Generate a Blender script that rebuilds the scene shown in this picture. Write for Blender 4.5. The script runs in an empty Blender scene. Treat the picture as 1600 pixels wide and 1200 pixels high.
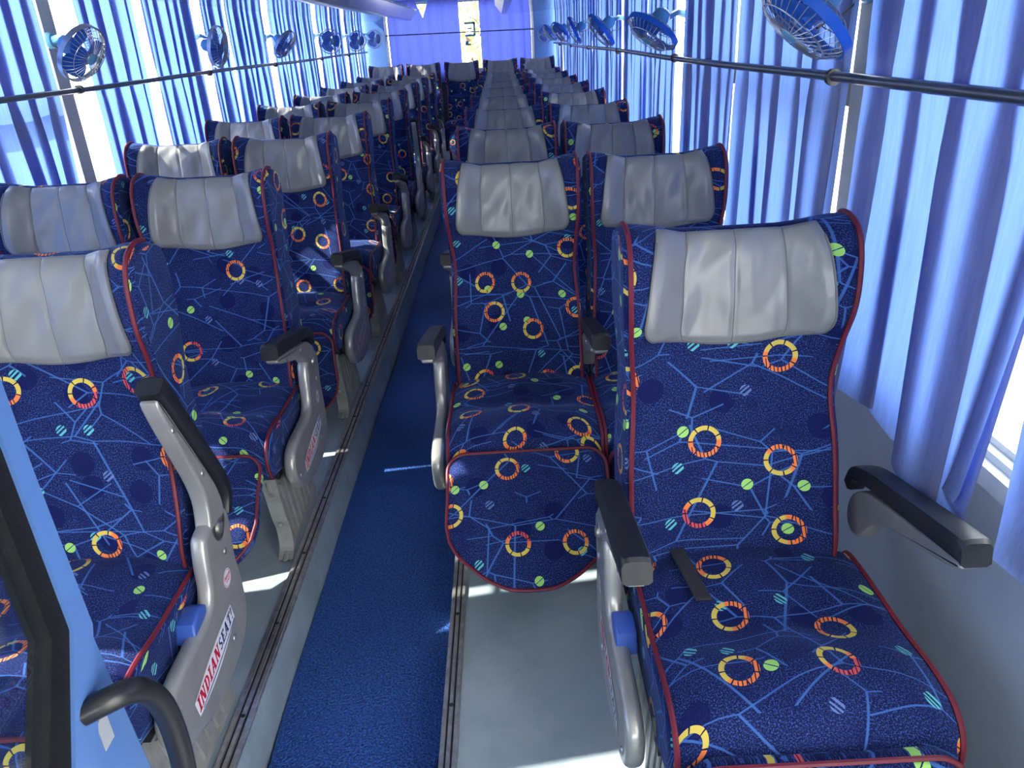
import bpy, math, random
from mathutils import Vector, Matrix, Euler

random.seed(7)
S = bpy.context.scene
COL = S.collection
pi = math.pi

# ---------------------------------------------------------------- camera
cam_d = bpy.data.cameras.new('camera')
cam = bpy.data.objects.new('camera', cam_d)
COL.objects.link(cam)
cam_d.sensor_width = 36.0
cam_d.lens = 1195.557 / 1600 * 36
cam_d.clip_start = 0.02
_r = Vector((0.99849006, -0.01778232, -0.05197482))
_u = Vector((0.05467371, 0.41345266, 0.90888266))
_f = Vector((-0.00532709, 0.91035196, -0.41380059))
cam.matrix_world = Matrix(((_r.x, _u.x, -_f.x, 0), (_r.y, _u.y, -_f.y, 0), (_r.z, _u.z, -_f.z, 1.4224), (0, 0, 0, 1)))
S.camera = cam

# ---------------------------------------------------------------- world, sun, exposure
W = bpy.data.worlds.new('sky')
S.world = W
W.use_nodes = True
_bg = W.node_tree.nodes['Background']
_bg.inputs['Color'].default_value = (0.96, 0.97, 1.0, 1)
_bg.inputs['Strength'].default_value = 7.0
sun_d = bpy.data.lights.new('sun', 'SUN')
sun_d.energy = 13.0
sun_d.angle = 0.009
sun_d.color = (1.0, 0.95, 0.86)
sun = bpy.data.objects.new('sun', sun_d)
COL.objects.link(sun)
SUN_DIR = Vector((1.0, 0.13, -0.86)).normalized()
sun.rotation_euler = SUN_DIR.to_track_quat('-Z', 'Y').to_euler()
sun.location = (-6, 3, 8)

S.view_settings.view_transform = 'Standard'
S.view_settings.look = 'None'
S.view_settings.gamma = 1.0
S.view_settings.use_curve_mapping = False
S.view_settings.exposure = 0.58
try:
    S.cycles.use_denoising = True
    S.cycles.max_bounces = 10
    S.cycles.diffuse_bounces = 6
    S.cycles.transmission_bounces = 8
    S.cycles.transparent_max_bounces = 16
    S.cycles.caustics_reflective = False
    S.cycles.caustics_refractive = False
    S.cycles.sample_clamp_indirect = 6.0
except Exception:
    pass


# ---------------------------------------------------------------- node helpers
def new_mat(name):
    m = bpy.data.materials.new(name)
    m.use_nodes = True
    nt = m.node_tree
    b = nt.nodes['Principled BSDF']
    return m, nt, b


class NT:
    """tiny helper for building node graphs"""
    def __init__(s, nt): s.nt = nt
    def n(s, typ, **kw):
        nd = s.nt.nodes.new(typ)
        for k, v in kw.items(): setattr(nd, k, v)
        return nd
    def put(s, sock, v):
        if isinstance(v, (int, float)): sock.default_value = v
        elif isinstance(v, (tuple, list)):
            sock.default_value = tuple(v) + ((1,) if len(v) == 3 and sock.type == 'RGBA' else ())
        else: s.nt.links.new(v, sock)
    def math(s, op, a, b=None, c=None):
        nd = s.n('ShaderNodeMath', operation=op)
        s.put(nd.inputs[0], a)
        if b is not None: s.put(nd.inputs[1], b)
        if c is not None: s.put(nd.inputs[2], c)
        return nd.outputs[0]
    def vmath(s, op, a, b=None, scale=None):
        nd = s.n('ShaderNodeVectorMath', operation=op)
        s.put(nd.inputs[0], a)
        if b is not None: s.put(nd.inputs[1], b)
        if scale is not None: s.put(nd.inputs['Scale'], scale)
        return nd.outputs[0]
    def mix(s, fac, a, b):
        nd = s.n('ShaderNodeMix', data_type='RGBA')
        s.put(nd.inputs[0], fac); s.put(nd.inputs[6], a); s.put(nd.inputs[7], b)
        return nd.outputs[2]
    def noise(s, vec, scale, detail=2.0, rough=0.5):
        nd = s.n('ShaderNodeTexNoise')
        if vec is not None: s.put(nd.inputs['Vector'], vec)
        nd.inputs['Scale'].default_value = scale
        nd.inputs['Detail'].default_value = detail
        nd.inputs['Roughness'].default_value = rough
        return nd.outputs[0]
    def voro(s, vec, scale, feature='F1', rnd=1.0, dim='2D'):
        nd = s.n('ShaderNodeTexVoronoi', feature=feature, voronoi_dimensions=dim)
        s.put(nd.inputs['Vector'], vec)
        nd.inputs['Scale'].default_value = scale
        nd.inputs['Randomness'].default_value = rnd
        return nd
    def step(s, v, lo, hi):
        nd = s.n('ShaderNodeMapRange', interpolation_type='SMOOTHSTEP')
        s.put(nd.inputs['Value'], v)
        nd.inputs['From Min'].default_value = lo
        nd.inputs['From Max'].default_value = hi
        return nd.outputs[0]
    def sep(s, v):
        nd = s.n('ShaderNodeSeparateXYZ'); s.put(nd.inputs[0], v); return nd.outputs
    def bump(s, h, strength, dist):
        nd = s.n('ShaderNodeBump')
        nd.inputs['Strength'].default_value = strength
        nd.inputs['Distance'].default_value = dist
        s.put(nd.inputs['Height'], h)
        return nd.outputs[0]


def plain(name, col, rough=0.5, metal=0.0, spec=0.5, bump=0.0, bscale=200, mottle=0.0, mscale=8):
    m, nt, b = new_mat(name)
    g = NT(nt)
    b.inputs['Base Color'].default_value = (*col, 1)
    b.inputs['Roughness'].default_value = rough
    b.inputs['Metallic'].default_value = metal
    b.inputs['Specular IOR Level'].default_value = spec
    tc = g.n('ShaderNodeTexCoord').outputs['Object']
    if mottle:
        f = g.noise(tc, mscale, 5, 0.6)
        c2 = tuple(max(0, c * (1 - mottle)) for c in col)
        c1 = tuple(min(1, c * (1 + mottle)) for c in col)
        g.put(b.inputs['Base Color'], g.mix(g.step(f, 0.3, 0.7), c2, c1))
    if bump:
        g.put(b.inputs['Normal'], g.bump(g.noise(tc, bscale, 3), bump, 0.002))
    return m


def fabric_mat():
    m, nt, b = new_mat('patterned_moquette')
    g = NT(nt)
    uv = g.n('ShaderNodeUVMap').outputs[0]
    rnd = g.n('ShaderNodeObjectInfo').outputs['Random']
    off = g.n('ShaderNodeCombineXYZ')
    g.put(off.inputs[0], g.math('MULTIPLY', rnd, 23.7))
    g.put(off.inputs[1], g.math('MULTIPLY', rnd, 61.3))
    p = g.vmath('ADD', uv, off.outputs[0])
    # speckled ground, with darker patches
    sp = g.noise(p, 380, 2.0, 0.8)
    col = g.mix(g.step(sp, 0.49, 0.64), (0.004, 0.0075, 0.050), (0.050, 0.095, 0.33))
    sp2 = g.noise(p, 14, 2.0, 0.5)
    col = g.mix(g.math('MULTIPLY', g.step(sp2, 0.50, 0.70), 0.55), col, (0.0055, 0.009, 0.070))
    patch = g.voro(g.vmath('ADD', p, (3.1, 1.7, 0)), 9, rnd=0.9)
    pd = g.math('MULTIPLY', g.math('LESS_THAN', patch.outputs['Distance'], 0.23), g.math('GREATER_THAN', g.sep(patch.outputs['Color'])[0], 0.55))
    col = g.mix(g.math('MULTIPLY', pd, 0.85), col, (0.004, 0.007, 0.070))
    # broken zigzag lines: stretched cells crossing at acute angles
    for sc, rot, sx, o, w, mk in ((7.5, 0.62, 0.48, (0, 0, 0), 0.0011, 0.40), (7.0, -0.80, 0.46, (5.3, 2.2, 0), 0.0011, 0.44), (8.0, 1.45, 0.62, (2.3, 9.2, 0), 0.0012, 0.46), (6.6, 0.1, 0.6, (8.3, 4.2, 0), 0.0011, 0.48)):
        mp = g.n('ShaderNodeMapping')
        g.put(mp.inputs['Vector'], p)
        mp.inputs['Location'].default_value = o
        mp.inputs['Rotation'].default_value = (0, 0, rot)
        mp.inputs['Scale'].default_value = (sx, 1, 1)
        v = g.voro(mp.outputs[0], sc, 'DISTANCE_TO_EDGE')
        ln = g.math('SUBTRACT', 1.0, g.step(v.outputs['Distance'], w * sc * 0.8, w * sc * 1.25))
        keep = g.math('GREATER_THAN', g.noise(g.vmath('ADD', p, o), 6.5, 0.0), mk)
        col = g.mix(g.math('MULTIPLY', g.math('MULTIPLY', ln, keep), 0.80), col, (0.060, 0.16, 0.44))
    # dots, some striped
    q = g.vmath('ADD', p, (1.37, 7.21, 0))
    v = g.voro(q, 8.6, rnd=0.85)
    cr = g.sep(v.outputs['Color'])
    dsc = g.math('LESS_THAN', v.outputs['Distance'], 0.098)
    loc = g.vmath('SUBTRACT', q, v.outputs['Position'])
    lx = g.sep(loc)
    stripe = g.math('SINE', g.math('MULTIPLY', g.math('ADD', g.math('MULTIPLY', lx[0], 0.8), g.math('MULTIPLY', lx[1], -1.0)), 620.0))
    one = g.math('COMPARE', g.math('ADD', g.math('MULTIPLY', lx[0], 0.75), g.math('MULTIPLY', lx[1], -1.0)), 0.0, 0.0011)
    cut = g.math('MULTIPLY', g.math('GREATER_THAN', stripe, 0.35), g.math('GREATER_THAN', cr[1], 0.45))
    vis = g.math('MULTIPLY', dsc, g.math('SUBTRACT', 1.0, g.math('MAXIMUM', cut, one)))
    vis = g.math('MULTIPLY', vis, g.math('GREATER_THAN', cr[0], 0.12))
    dcol = g.mix(g.math('GREATER_THAN', cr[1], 0.45), (0.38, 0.72, 0.17), g.mix(g.math('GREATER_THAN', cr[1], 0.72), (0.13, 0.50, 0.52), (0.13, 0.20, 0.42)))
    col = g.mix(vis, col, dcol)
    # segmented rings
    q = g.vmath('ADD', p, (11.9, 4.6, 0))
    v = g.voro(q, 6.3, rnd=0.72)
    cr = g.sep(v.outputs['Color'])
    d = v.outputs['Distance']
    ring = g.math('MULTIPLY', g.math('GREATER_THAN', d, 0.143), g.math('LESS_THAN', d, 0.200))
    ring = g.math('MULTIPLY', ring, g.math('GREATER_THAN', cr[0], 0.24))
    loc = g.vmath('SUBTRACT', q, v.outputs['Position'])
    lx = g.sep(loc)
    ang = g.math('ARCTAN2', lx[1], lx[0])
    tick = g.math('FRACT', g.math('MULTIPLY', g.math('ADD', ang, 3.2), 1.114))
    seg = g.math('GREATER_THAN', tick, 0.10)
    hue = g.math('SINE', g.math('ADD', ang, g.math('MULTIPLY', cr[1], 6.28)))
    fine = g.math('MULTIPLY', g.math('GREATER_THAN', g.math('SINE', g.math('MULTIPLY', g.math('ADD', lx[0], g.math('MULTIPLY', lx[1], 0.15)), 900.0)), 0.62), g.math('GREATER_THAN', hue, 0.38))
    seg = g.math('MULTIPLY', seg, g.math('SUBTRACT', 1.0, fine))
    warm = g.mix(g.step(hue, -0.25, 0.0), (0.74, 0.55, 0.10), (0.95, 0.24, 0.06))
    warm = g.mix(g.step(hue, 0.30, 0.45), warm, g.mix(g.math('GREATER_THAN', cr[2], 0.75), (0.95, 0.24, 0.06), (0.72, 0.10, 0.10)))
    col = g.mix(g.math('MULTIPLY', ring, seg), col, warm)
    col = g.mix(g.math('MULTIPLY', ring, g.math('SUBTRACT', 1.0, seg)), col, (0.004, 0.006, 0.05))
    g.put(b.inputs['Base Color'], col)
    b.inputs['Roughness'].default_value = 0.9
    b.inputs['Specular IOR Level'].default_value = 0.2
    b.inputs['Sheen Weight'].default_value = 0.22
    b.inputs['Sheen Roughness'].default_value = 0.4
    b.inputs['Sheen Tint'].default_value = (0.35, 0.5, 1.0, 1)
    g.put(b.inputs['Normal'], g.bump(g.noise(p, 700, 2), 0.25, 0.001))
    return m


def leather_mat():
    m, nt, b = new_mat('grey_leatherette')
    g = NT(nt)
    uv = g.n('ShaderNodeTexCoord').outputs['Object']
    rnd = g.n('ShaderNodeObjectInfo').outputs['Random']
    p = g.vmath('ADD', uv, g.vmath('SCALE', (1.0, 1.0, 1.0), scale=g.math('MULTIPLY', rnd, 9.0)))
    b.inputs['Base Color'].default_value = (0.245, 0.245, 0.238, 1)
    b.inputs['Roughness'].default_value = 0.30
    b.inputs['Specular IOR Level'].default_value = 0.75
    n1 = g.noise(g.vmath('MULTIPLY', p, (1.0, 1.0, 0.45)), 10, 2, 0.5)
    n2 = g.noise(p, 500, 2, 0.5)
    bn = g.n('ShaderNodeBump')
    bn.inputs['Strength'].default_value = 0.6
    bn.inputs['Distance'].default_value = 0.03
    g.put(bn.inputs['Height'], n1)
    b2 = g.n('ShaderNodeBump')
    b2.inputs['Strength'].default_value = 0.12
    b2.inputs['Distance'].default_value = 0.001
    g.put(b2.inputs['Height'], n2)
    g.put(b2.inputs['Normal'], bn.outputs[0])
    g.put(b.inputs['Normal'], b2.outputs[0])
    return m


def curtain_mat(name, dcol, tcol, tw):
    m = bpy.data.materials.new(name)
    m.use_nodes = True
    nt = m.node_tree
    nt.nodes.clear()
    g = NT(nt)
    uv = g.n('ShaderNodeTexCoord').outputs['Object']
    w = g.noise(g.vmath('MULTIPLY', uv, (1, 1, 0.08)), 120, 3, 0.6)
    f = g.step(w, 0.25, 0.75)
    dif = g.n('ShaderNodeBsdfDiffuse')
    g.put(dif.inputs['Color'], g.mix(f, tuple(c * 0.82 for c in dcol), dcol))
    tr = g.n('ShaderNodeBsdfTranslucent')
    g.put(tr.inputs['Color'], g.mix(f, tuple(c * 0.85 for c in tcol), tcol))
    wr = g.bump(g.noise(uv, 35, 3), 0.35, 0.01)
    g.put(dif.inputs['Normal'], wr)
    mx = g.n('ShaderNodeMixShader')
    mx.inputs[0].default_value = tw
    nt.links.new(dif.outputs[0], mx.inputs[1])
    nt.links.new(tr.outputs[0], mx.inputs[2])
    out = g.n('ShaderNodeOutputMaterial')
    nt.links.new(mx.outputs[0], out.inputs[0])
    return m


def glass_mat(name, tint, gloss=0.06):
    m = bpy.data.materials.new(name)
    m.use_nodes = True
    nt = m.node_tree
    nt.nodes.clear()
    g = NT(nt)
    t = g.n('ShaderNodeBsdfTransparent'); t.inputs[0].default_value = (*tint, 1)
    gl = g.n('ShaderNodeBsdfGlossy'); gl.inputs['Roughness'].default_value = 0.02
    mx = g.n('ShaderNodeMixShader')
    mx.inputs[0].default_value = gloss
    nt.links.new(t.outputs[0], mx.inputs[1]); nt.links.new(gl.outputs[0], mx.inputs[2])
    out = g.n('ShaderNodeOutputMaterial')
    nt.links.new(mx.outputs[0], out.inputs[0])
    return m


def carpet_mat():
    m, nt, b = new_mat('blue_loop_carpet')
    g = NT(nt)
    p = g.n('ShaderNodeTexCoord').outputs['Object']
    v = g.voro(p, 190, dim='3D')
    n = g.noise(p, 170, 3, 0.75)
    big = g.noise(p, 3, 3)
    col = g.mix(g.step(n, 0.36, 0.66), (0.006, 0.027, 0.155), (0.045, 0.19, 0.66))
    col = g.mix(g.math('MULTIPLY', g.step(big, 0.35, 0.75), 0.3), col, (0.012, 0.05, 0.26))
    g.put(b.inputs['Base Color'], col)
    b.inputs['Roughness'].default_value = 0.55
    b.inputs['Specular IOR Level'].default_value = 0.45
    h = g.math('ADD', g.math('MULTIPLY', v.outputs['Distance'], -0.8), n)
    g.put(b.inputs['Normal'], g.bump(h, 0.9, 0.006))
    return m


def vinyl_mat():
    m, nt, b = new_mat('grey_blue_vinyl')
    g = NT(nt)
    p = g.n('ShaderNodeTexCoord').outputs['Object']
    n1 = g.noise(p, 5, 5, 0.6); n2 = g.noise(p, 420, 2, 0.6); n3 = g.noise(p, 22, 4, 0.7)
    col = g.mix(g.step(n1, 0.3, 0.72), (0.27, 0.335, 0.365), (0.36, 0.425, 0.445))
    col = g.mix(g.math('MULTIPLY', g.step(n2, 0.52, 0.7), 0.35), col, (0.47, 0.53, 0.54))
    col = g.mix(g.math('MULTIPLY', g.step(n3, 0.66, 0.74), 0.25), col, (0.06, 0.075, 0.085))
    g.put(b.inputs['Base Color'], col)
    b.inputs['Roughness'].default_value = 0.42
    g.put(b.inputs['Normal'], g.bump(n2, 0.15, 0.001))
    return m


M = {}
M['fabric'] = fabric_mat()
M['leather'] = leather_mat()
M['piping'] = plain('red_piping', (0.155, 0.009, 0.025), 0.55, bump=0.2, bscale=600)
M['edging'] = plain('grey_edging', (0.16, 0.16, 0.16), 0.5)
M['silver'] = plain('silver_plastic', (0.42, 0.41, 0.375), 0.30, 0.45, mottle=0.08, mscale=14)
M['pad'] = plain('black_armrest_rubber', (0.016, 0.018, 0.021), 0.42, bump=0.15, bscale=500, mottle=0.25, mscale=30)
M['button'] = plain('blue_button_plastic', (0.045, 0.11, 0.42), 0.38)
M['white'] = plain('sticker_white', (0.82, 0.82, 0.84), 0.4)
M['red'] = plain('sticker_red', (0.60, 0.012, 0.05), 0.4)
M['navy'] = plain('sticker_navy', (0.015, 0.03, 0.16), 0.4)
M['bolt'] = plain('bolt_metal', (0.55, 0.53, 0.48), 0.3, 0.9)
M['dark_bolt'] = plain('dark_bolt_metal', (0.05, 0.05, 0.052), 0.5, 0.3)
M['leg'] = plain('grey_leg_casting', (0.34, 0.34, 0.315), 0.42, 0.2, bump=0.1, mottle=0.15, mscale=20)
M['frame'] = plain('dark_steel', (0.03, 0.032, 0.035), 0.45, 0.4)
M['rod'] = plain('dark_rod_steel', (0.10, 0.115, 0.14), 0.33, 0.55, mottle=0.2, mscale=12)
M['wall'] = plain('pale_blue_grey_paint', (0.47, 0.52, 0.59), 0.4, mottle=0.06, mscale=6)
M['pillar'] = plain('grey_pillar_paint', (0.40, 0.43, 0.46), 0.45, mottle=0.06)
M['rear_panel'] = plain('sky_blue_panel', (0.17, 0.34, 0.66), 0.35, mottle=0.05)
M['ceiling'] = plain('cream_ceiling', (0.82, 0.82, 0.80), 0.5)
M['rack'] = plain('grey_rack_laminate', (0.52, 0.52, 0.52), 0.22, 0.0, 0.6, mottle=0.05)
M['rack_under'] = plain('glossy_rack_underside', (0.42, 0.46, 0.55), 0.09, 0.55, 0.8)
M['chrome'] = plain('satin_chrome', (0.62, 0.60, 0.57), 0.3, 0.85, mottle=0.2, mscale=40)
M['groove'] = plain('groove_black', (0.03, 0.028, 0.026), 0.6)
M['vinyl'] = vinyl_mat()
M['riser'] = plain('step_riser_vinyl', (0.28, 0.35, 0.385), 0.5, mottle=0.15, mscale=9)
M['carpet'] = carpet_mat()
M['subfloor'] = plain('dark_subfloor', (0.03, 0.032, 0.036), 0.7)
M['curtain'] = curtain_mat('blue_curtain_cloth', (0.46, 0.50, 0.62), (0.088, 0.170, 0.51), 0.58)
M['curtain_rear'] = curtain_mat('violet_blue_curtain_cloth', (0.13, 0.16, 0.46), (0.060, 0.085, 0.44), 0.5)
M['glass'] = glass_mat('window_glass', (0.96, 0.98, 0.98))
M['part_glass'] = glass_mat('partition_glass', (0.86, 0.91, 0.95))
M['alu'] = plain('window_frame_alu', (0.55, 0.58, 0.62), 0.4, 0.5)
M['transom'] = plain('window_band_black', (0.03, 0.03, 0.035), 0.5)
M['fan_blue'] = plain('fan_blue_plastic', (0.02, 0.15, 0.62), 0.42)
M['fan_teal'] = plain('fan_teal_plastic', (0.16, 0.42, 0.60), 0.3)
M['wire'] = plain('fan_cage_wire', (0.50, 0.50, 0.49), 0.32, 0.8)
M['cord'] = plain('black_cord', (0.02, 0.02, 0.02), 0.5)
M['part_blue'] = plain('partition_blue_paint', (0.085, 0.18, 0.42), 0.25, 0.1, mottle=0.06)
M['rubber'] = plain('black_rubber_seal', (0.006, 0.006, 0.007), 0.6, spec=0.2, bump=0.3, bscale=300)
M['handle'] = plain('black_handle_plastic', (0.012, 0.012, 0.014), 0.35)
M['teal_decal'] = plain('teal_decal', (0.10, 0.35, 0.42), 0.5)
M['ground'] = plain('pale_outside_ground', (0.50, 0.47, 0.41), 0.9, mottle=0.2, mscale=0.7)
M['leaves'] = plain('yellow_green_leaves', (0.46, 0.44, 0.20), 0.8, mottle=0.5, mscale=6)  # mottled yellow-green leaf colour
M['bark'] = plain('tree_bark', (0.12, 0.08, 0.05), 0.9, mottle=0.3)
M['white_curtain_light'] = plain('cream_ring', (0.7, 0.68, 0.6), 0.4)


# ---------------------------------------------------------------- mesh helpers
class MB:
    def __init__(s): s.v = []; s.f = []; s.uv = {}; s.mi = []
    def quad_grid(s, pts, nu, nv, uvs=None, closed_u=False, flip=False, mi=0):
        """pts[j][i] rows j (nv) of columns i (nu)"""
        b = len(s.v)
        for row in pts:
            for p in row: s.v.append(tuple(p))
        for j in range(nv - 1):
            for i in range(nu if closed_u else nu - 1):
                i2 = (i + 1) % nu
                f = (b + j * nu + i, b + j * nu + i2, b + (j + 1) * nu + i2, b + (j + 1) * nu + i)
                if uvs:
                    if closed_u and i2 == 0: q = (uvs[j][i], (uvs[j][nu] if len(uvs[j]) > nu else uvs[j][0]), (uvs[j + 1][nu] if len(uvs[j + 1]) > nu else uvs[j + 1][0]), uvs[j + 1][i])
                    else: q = (uvs[j][i], uvs[j][i2], uvs[j + 1][i2], uvs[j + 1][i])
                else: q = None
                if flip:
                    f = f[::-1]; q = q[::-1] if q else None
                if q: s.uv[len(s.f)] = q
                s.f.append(f); s.mi.append(mi)
    def face(s, pts, uv=None, mi=0):
        b = len(s.v); s.v += [tuple(p) for p in pts]
        if uv: s.uv[len(s.f)] = tuple(uv)
        s.f.append(tuple(range(b, b + len(pts)))); s.mi.append(mi)
    def box(s, x0, x1, y0, y1, z0, z1, mi=0):
        b = len(s.v)
        s.v += [(x, y, z) for z in (z0, z1) for y in (y0, y1) for x in (x0, x1)]
        for q in ((0, 2, 3, 1), (4, 5, 7, 6), (0, 1, 5, 4), (2, 6, 7, 3), (0, 4, 6, 2), (1, 3, 7, 5)):
            s.f.append(tuple(b + k for k in q)); s.mi.append(mi)
    def tube(s, path, r, n=8, closed=False, cap=True, mi=0):
        P = [Vector(p) for p in path]
        m = len(P); b = len(s.v)
        up = None
        for i in range(m):
            if closed: t = P[(i + 1) % m] - P[i - 1]
            else: t = P[min(i + 1, m - 1)] - P[max(i - 1, 0)]
            if t.length < 1e-9: t = Vector((0, 0, 1))
            t.normalize()
            if up is None:
                up = Vector((0, 0, 1)) if abs(t.z) < 0.9 else Vector((1, 0, 0))
            a = t.cross(up)
            if a.length < 1e-6: a = t.cross(Vector((0.3, 0.9, 0.1)))
            a.normalize(); c = a.cross(t); c.normalize(); up = c
            rr = r[i] if isinstance(r, (list, tuple)) else r
            for k in range(n):
                th = 2 * pi * k / n
                s.v.append(tuple(P[i] + a * (rr * math.cos(th)) + c * (rr * math.sin(th))))
        for i in range(m if closed else m - 1):
            i2 = (i + 1) % m
            for k in range(n):
                k2 = (k + 1) % n
                s.f.append((b + i * n + k, b + i * n + k2, b + i2 * n + k2, b + i2 * n + k)); s.mi.append(mi)
        if cap and not closed:
            s.f.append(tuple(b + k for k in range(n))[::-1]); s.mi.append(mi)
            s.f.append(tuple(b + (m - 1) * n + k for k in range(n))); s.mi.append(mi)
    def lathe(s, prof, n=32, mi=0, center=(0, 0, 0)):
        """prof [(r,z)] about z"""
        rows = [[(center[0] + r * math.cos(2 * pi * k / n), center[1] + r * math.sin(2 * pi * k / n), center[2] + z) for k in range(n)] for r, z in prof]
        s.quad_grid(rows, n, len(rows), closed_u=True, mi=mi)
    def prism(s, outline, thick, inset=0.004, axis='x', base=0.0, mi=0, rings=3):
        """outline in a plane (p,q), rounded edges, extruded along axis from base to base+thick"""
        n = len(outline)
        def norm(i):
            a = Vector(outline[i - 1]); c = Vector(outline[(i + 1) % n]); t = (c - a)
            if t.length < 1e-9: return Vector((0, 0))
            t.normalize(); return Vector((t.y, -t.x))
        area = sum(outline[i][0] * outline[(i + 1) % n][1] - outline[(i + 1) % n][0] * outline[i][1] for i in range(n))
        sg = 1 if area > 0 else -1
        N = [norm(i) * sg for i in range(n)]
        lv = []
        for k in range(rings + 1):
            a = k / rings * pi / 2
            lv.append((inset * (1 - math.sin(a)), inset * (1 - math.cos(a))))
        levels = [(i, h) for i, h in lv] + [(i, thick - h) for i, h in lv[::-1]]
        rows = []
        for ins, h in levels:
            row = []
            for i in range(n):
                p = Vector(outline[i]) - N[i] * ins
                if axis == 'x': row.append((base + h, p.x, p.y))
                elif axis == 'y': row.append((p.x, base + h, p.y))
                else: row.append((p.x, p.y, base + h))
            rows.append(row)
        s.quad_grid(rows, n, len(rows), closed_u=True, mi=mi)
        s.face(rows[0], mi=mi); s.face(rows[-1][::-1], mi=mi)
    def build(s, name, mats, parent=None, smooth=True, angle=40):
        me = bpy.data.meshes.new(name)
        me.from_pydata(s.v, [], s.f)
        mats = mats if isinstance(mats, (list, tuple)) else [mats]
        for m in mats: me.materials.append(m)
        if len(mats) > 1:
            me.polygons.foreach_set('material_index', s.mi)
        if s.uv:
            ul = me.uv_layers.new(name='UVMap')
            for fi, q in s.uv.items():
                for k, li in enumerate(me.polygons[fi].loop_indices):
                    ul.data[li].uv = q[k]
        me.validate()
        import bmesh
        bm = bmesh.new(); bm.from_mesh(me)
        bmesh.ops.recalc_face_normals(bm, faces=bm.faces)
        if smooth:
            ca = math.radians(angle)
            for f in bm.faces: f.smooth = True
            for e in bm.edges:
                if len(e.link_faces) == 2 and e.calc_face_angle(0) > ca: e.smooth = False
        bm.to_mesh(me); bm.free()
        o = bpy.data.objects.new(name, me)
        COL.objects.link(o)
        if parent is not None: o.parent = parent
        return o


def empty(name, loc=(0, 0, 0), label=None, cat=None, group=None, rz=0.0):
    o = bpy.data.objects.new(name, None)
    o.empty_display_size = 0.1
    COL.objects.link(o)
    o.location = loc; o.rotation_euler = (0, 0, rz)
    tag(o, label, cat, group)
    return o


def tag(o, label=None, cat=None, group=None, kind=None):
    if label: o['label'] = label
    if cat: o['category'] = cat
    if group: o['group'] = group
    if kind: o['kind'] = kind
    return o


def struct(o):
    o['kind'] = 'structure'
    return o


def copy_tree(o, parent=None):
    c = o.copy(); COL.objects.link(c)
    if parent is not None: c.parent = parent
    for ch in list(o.children): copy_tree(ch, c)
    return c


def catmull(pts, n, closed=False):
    P = [Vector(p) for p in pts]; m = len(P); out = []
    segs = m if closed else m - 1
    for i in range(segs):
        if closed: a, b, c, d = P[i - 1], P[i], P[(i + 1) % m], P[(i + 2) % m]
        else: a, b, c, d = P[max(i - 1, 0)], P[i], P[i + 1], P[min(i + 2, m - 1)]
        for k in range(n):
            t = k / n
            out.append(0.5 * ((2 * b) + (c - a) * t + (2 * a - 5 * b + 4 * c - d) * t * t + (3 * b - a - 3 * c + d) * t ** 3))
    if not closed: out.append(P[-1])
    return out


def resample(pts, n):
    P = [Vector(p) for p in pts]
    L = [0]
    for i in range(1, len(P)): L.append(L[-1] + (P[i] - P[i - 1]).length)
    out = []; j = 0
    for k in range(n):
        t = L[-1] * k / (n - 1)
        while j < len(L) - 2 and L[j + 1] < t: j += 1
        d = L[j + 1] - L[j]
        out.append(P[j].lerp(P[j + 1], (t - L[j]) / d if d > 1e-9 else 0))
    return out, L[-1]


def sstep(a, b, x):
    t = max(0, min(1, (x - a) / (b - a)))
    return t * t * (3 - 2 * t)


# ---------------------------------------------------------------- the shell of the bus
XL, XR = -1.70, 0.795        # inner wall faces
YF, YB = -2.3, 10.5          # front and rear ends
SILL, HEAD, ROOF = 0.74, 1.86, 2.02
PIL_L = [-0.35, 0.14, 1.60, 3.19, 4.66, 6.06, 7.68, 9.10, 10.5]
PIL_R = [-1.35, 0.16, 1.72, 3.30, 4.86, 6.45, 7.95, 9.40, 10.5]

m = MB()
m.box(XL - 0.05, -0.70, YF, YB, -0.16, 0.0); struct(m.build('floor_platform_left', M['vinyl'], smooth=False))
m = MB()
m.box(-0.206, XR + 0.05, YF, YB, -0.16, 0.0); struct(m.build('floor_platform_right', M['vinyl'], smooth=False))
m = MB()
m.box(-0.75, -0.15, YF, YB, -0.20, -0.125); struct(m.build('floor', M['subfloor'], smooth=False))
# sloping riser along the left of the aisle and a low one on the right
m = MB()
m.quad_grid([[(-0.655, YF, 0.0), (-0.655, YB, 0.0)], [(-0.632, YF, -0.125), (-0.632, YB, -0.125)], [(-0.72, YF, -0.125), (-0.72, YB, -0.125)], [(-0.72, YF, -0.0), (-0.72, YB, -0.0)]], 2, 4)
struct(m.build('trim_1', M['riser'], smooth=False))
m = MB()
m.box(-0.212, -0.206, YF, YB, -0.125, 0.0); struct(m.build('trim_2', M['riser'], smooth=False))


def step_rail(x0, x1, n):
    mb = MB(); w = x1 - x0
    mb.box(x0, x1, YF, YB, 0.0, 0.004, 0)
    for a, b_ in ((0.06, 0.24), (0.40, 0.58), (0.74, 0.92)):
        mb.box(x0 + a * w, x0 + b_ * w, YF, YB, 0.004, 0.0085, 0)
    for a in (0.32, 0.66):
        mb.box(x0 + (a - 0.05) * w, x0 + (a + 0.05) * w, YF, YB, 0.004, 0.0046, 1)
    y = 0.7
    while y < YB:
        mb.lathe([(0.0001, 0.0105), (0.005, 0.010), (0.0055, 0.0085)], 8, 2, (x0 + 0.5 * w, y, 0)); y += 0.31
    return struct(mb.build('trim_%d' % n, [M['chrome'], M['groove'], M['dark_bolt']], smooth=False))


step_rail(-0.705, -0.655, 3)
step_rail(-0.212, -0.172, 4)

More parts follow.
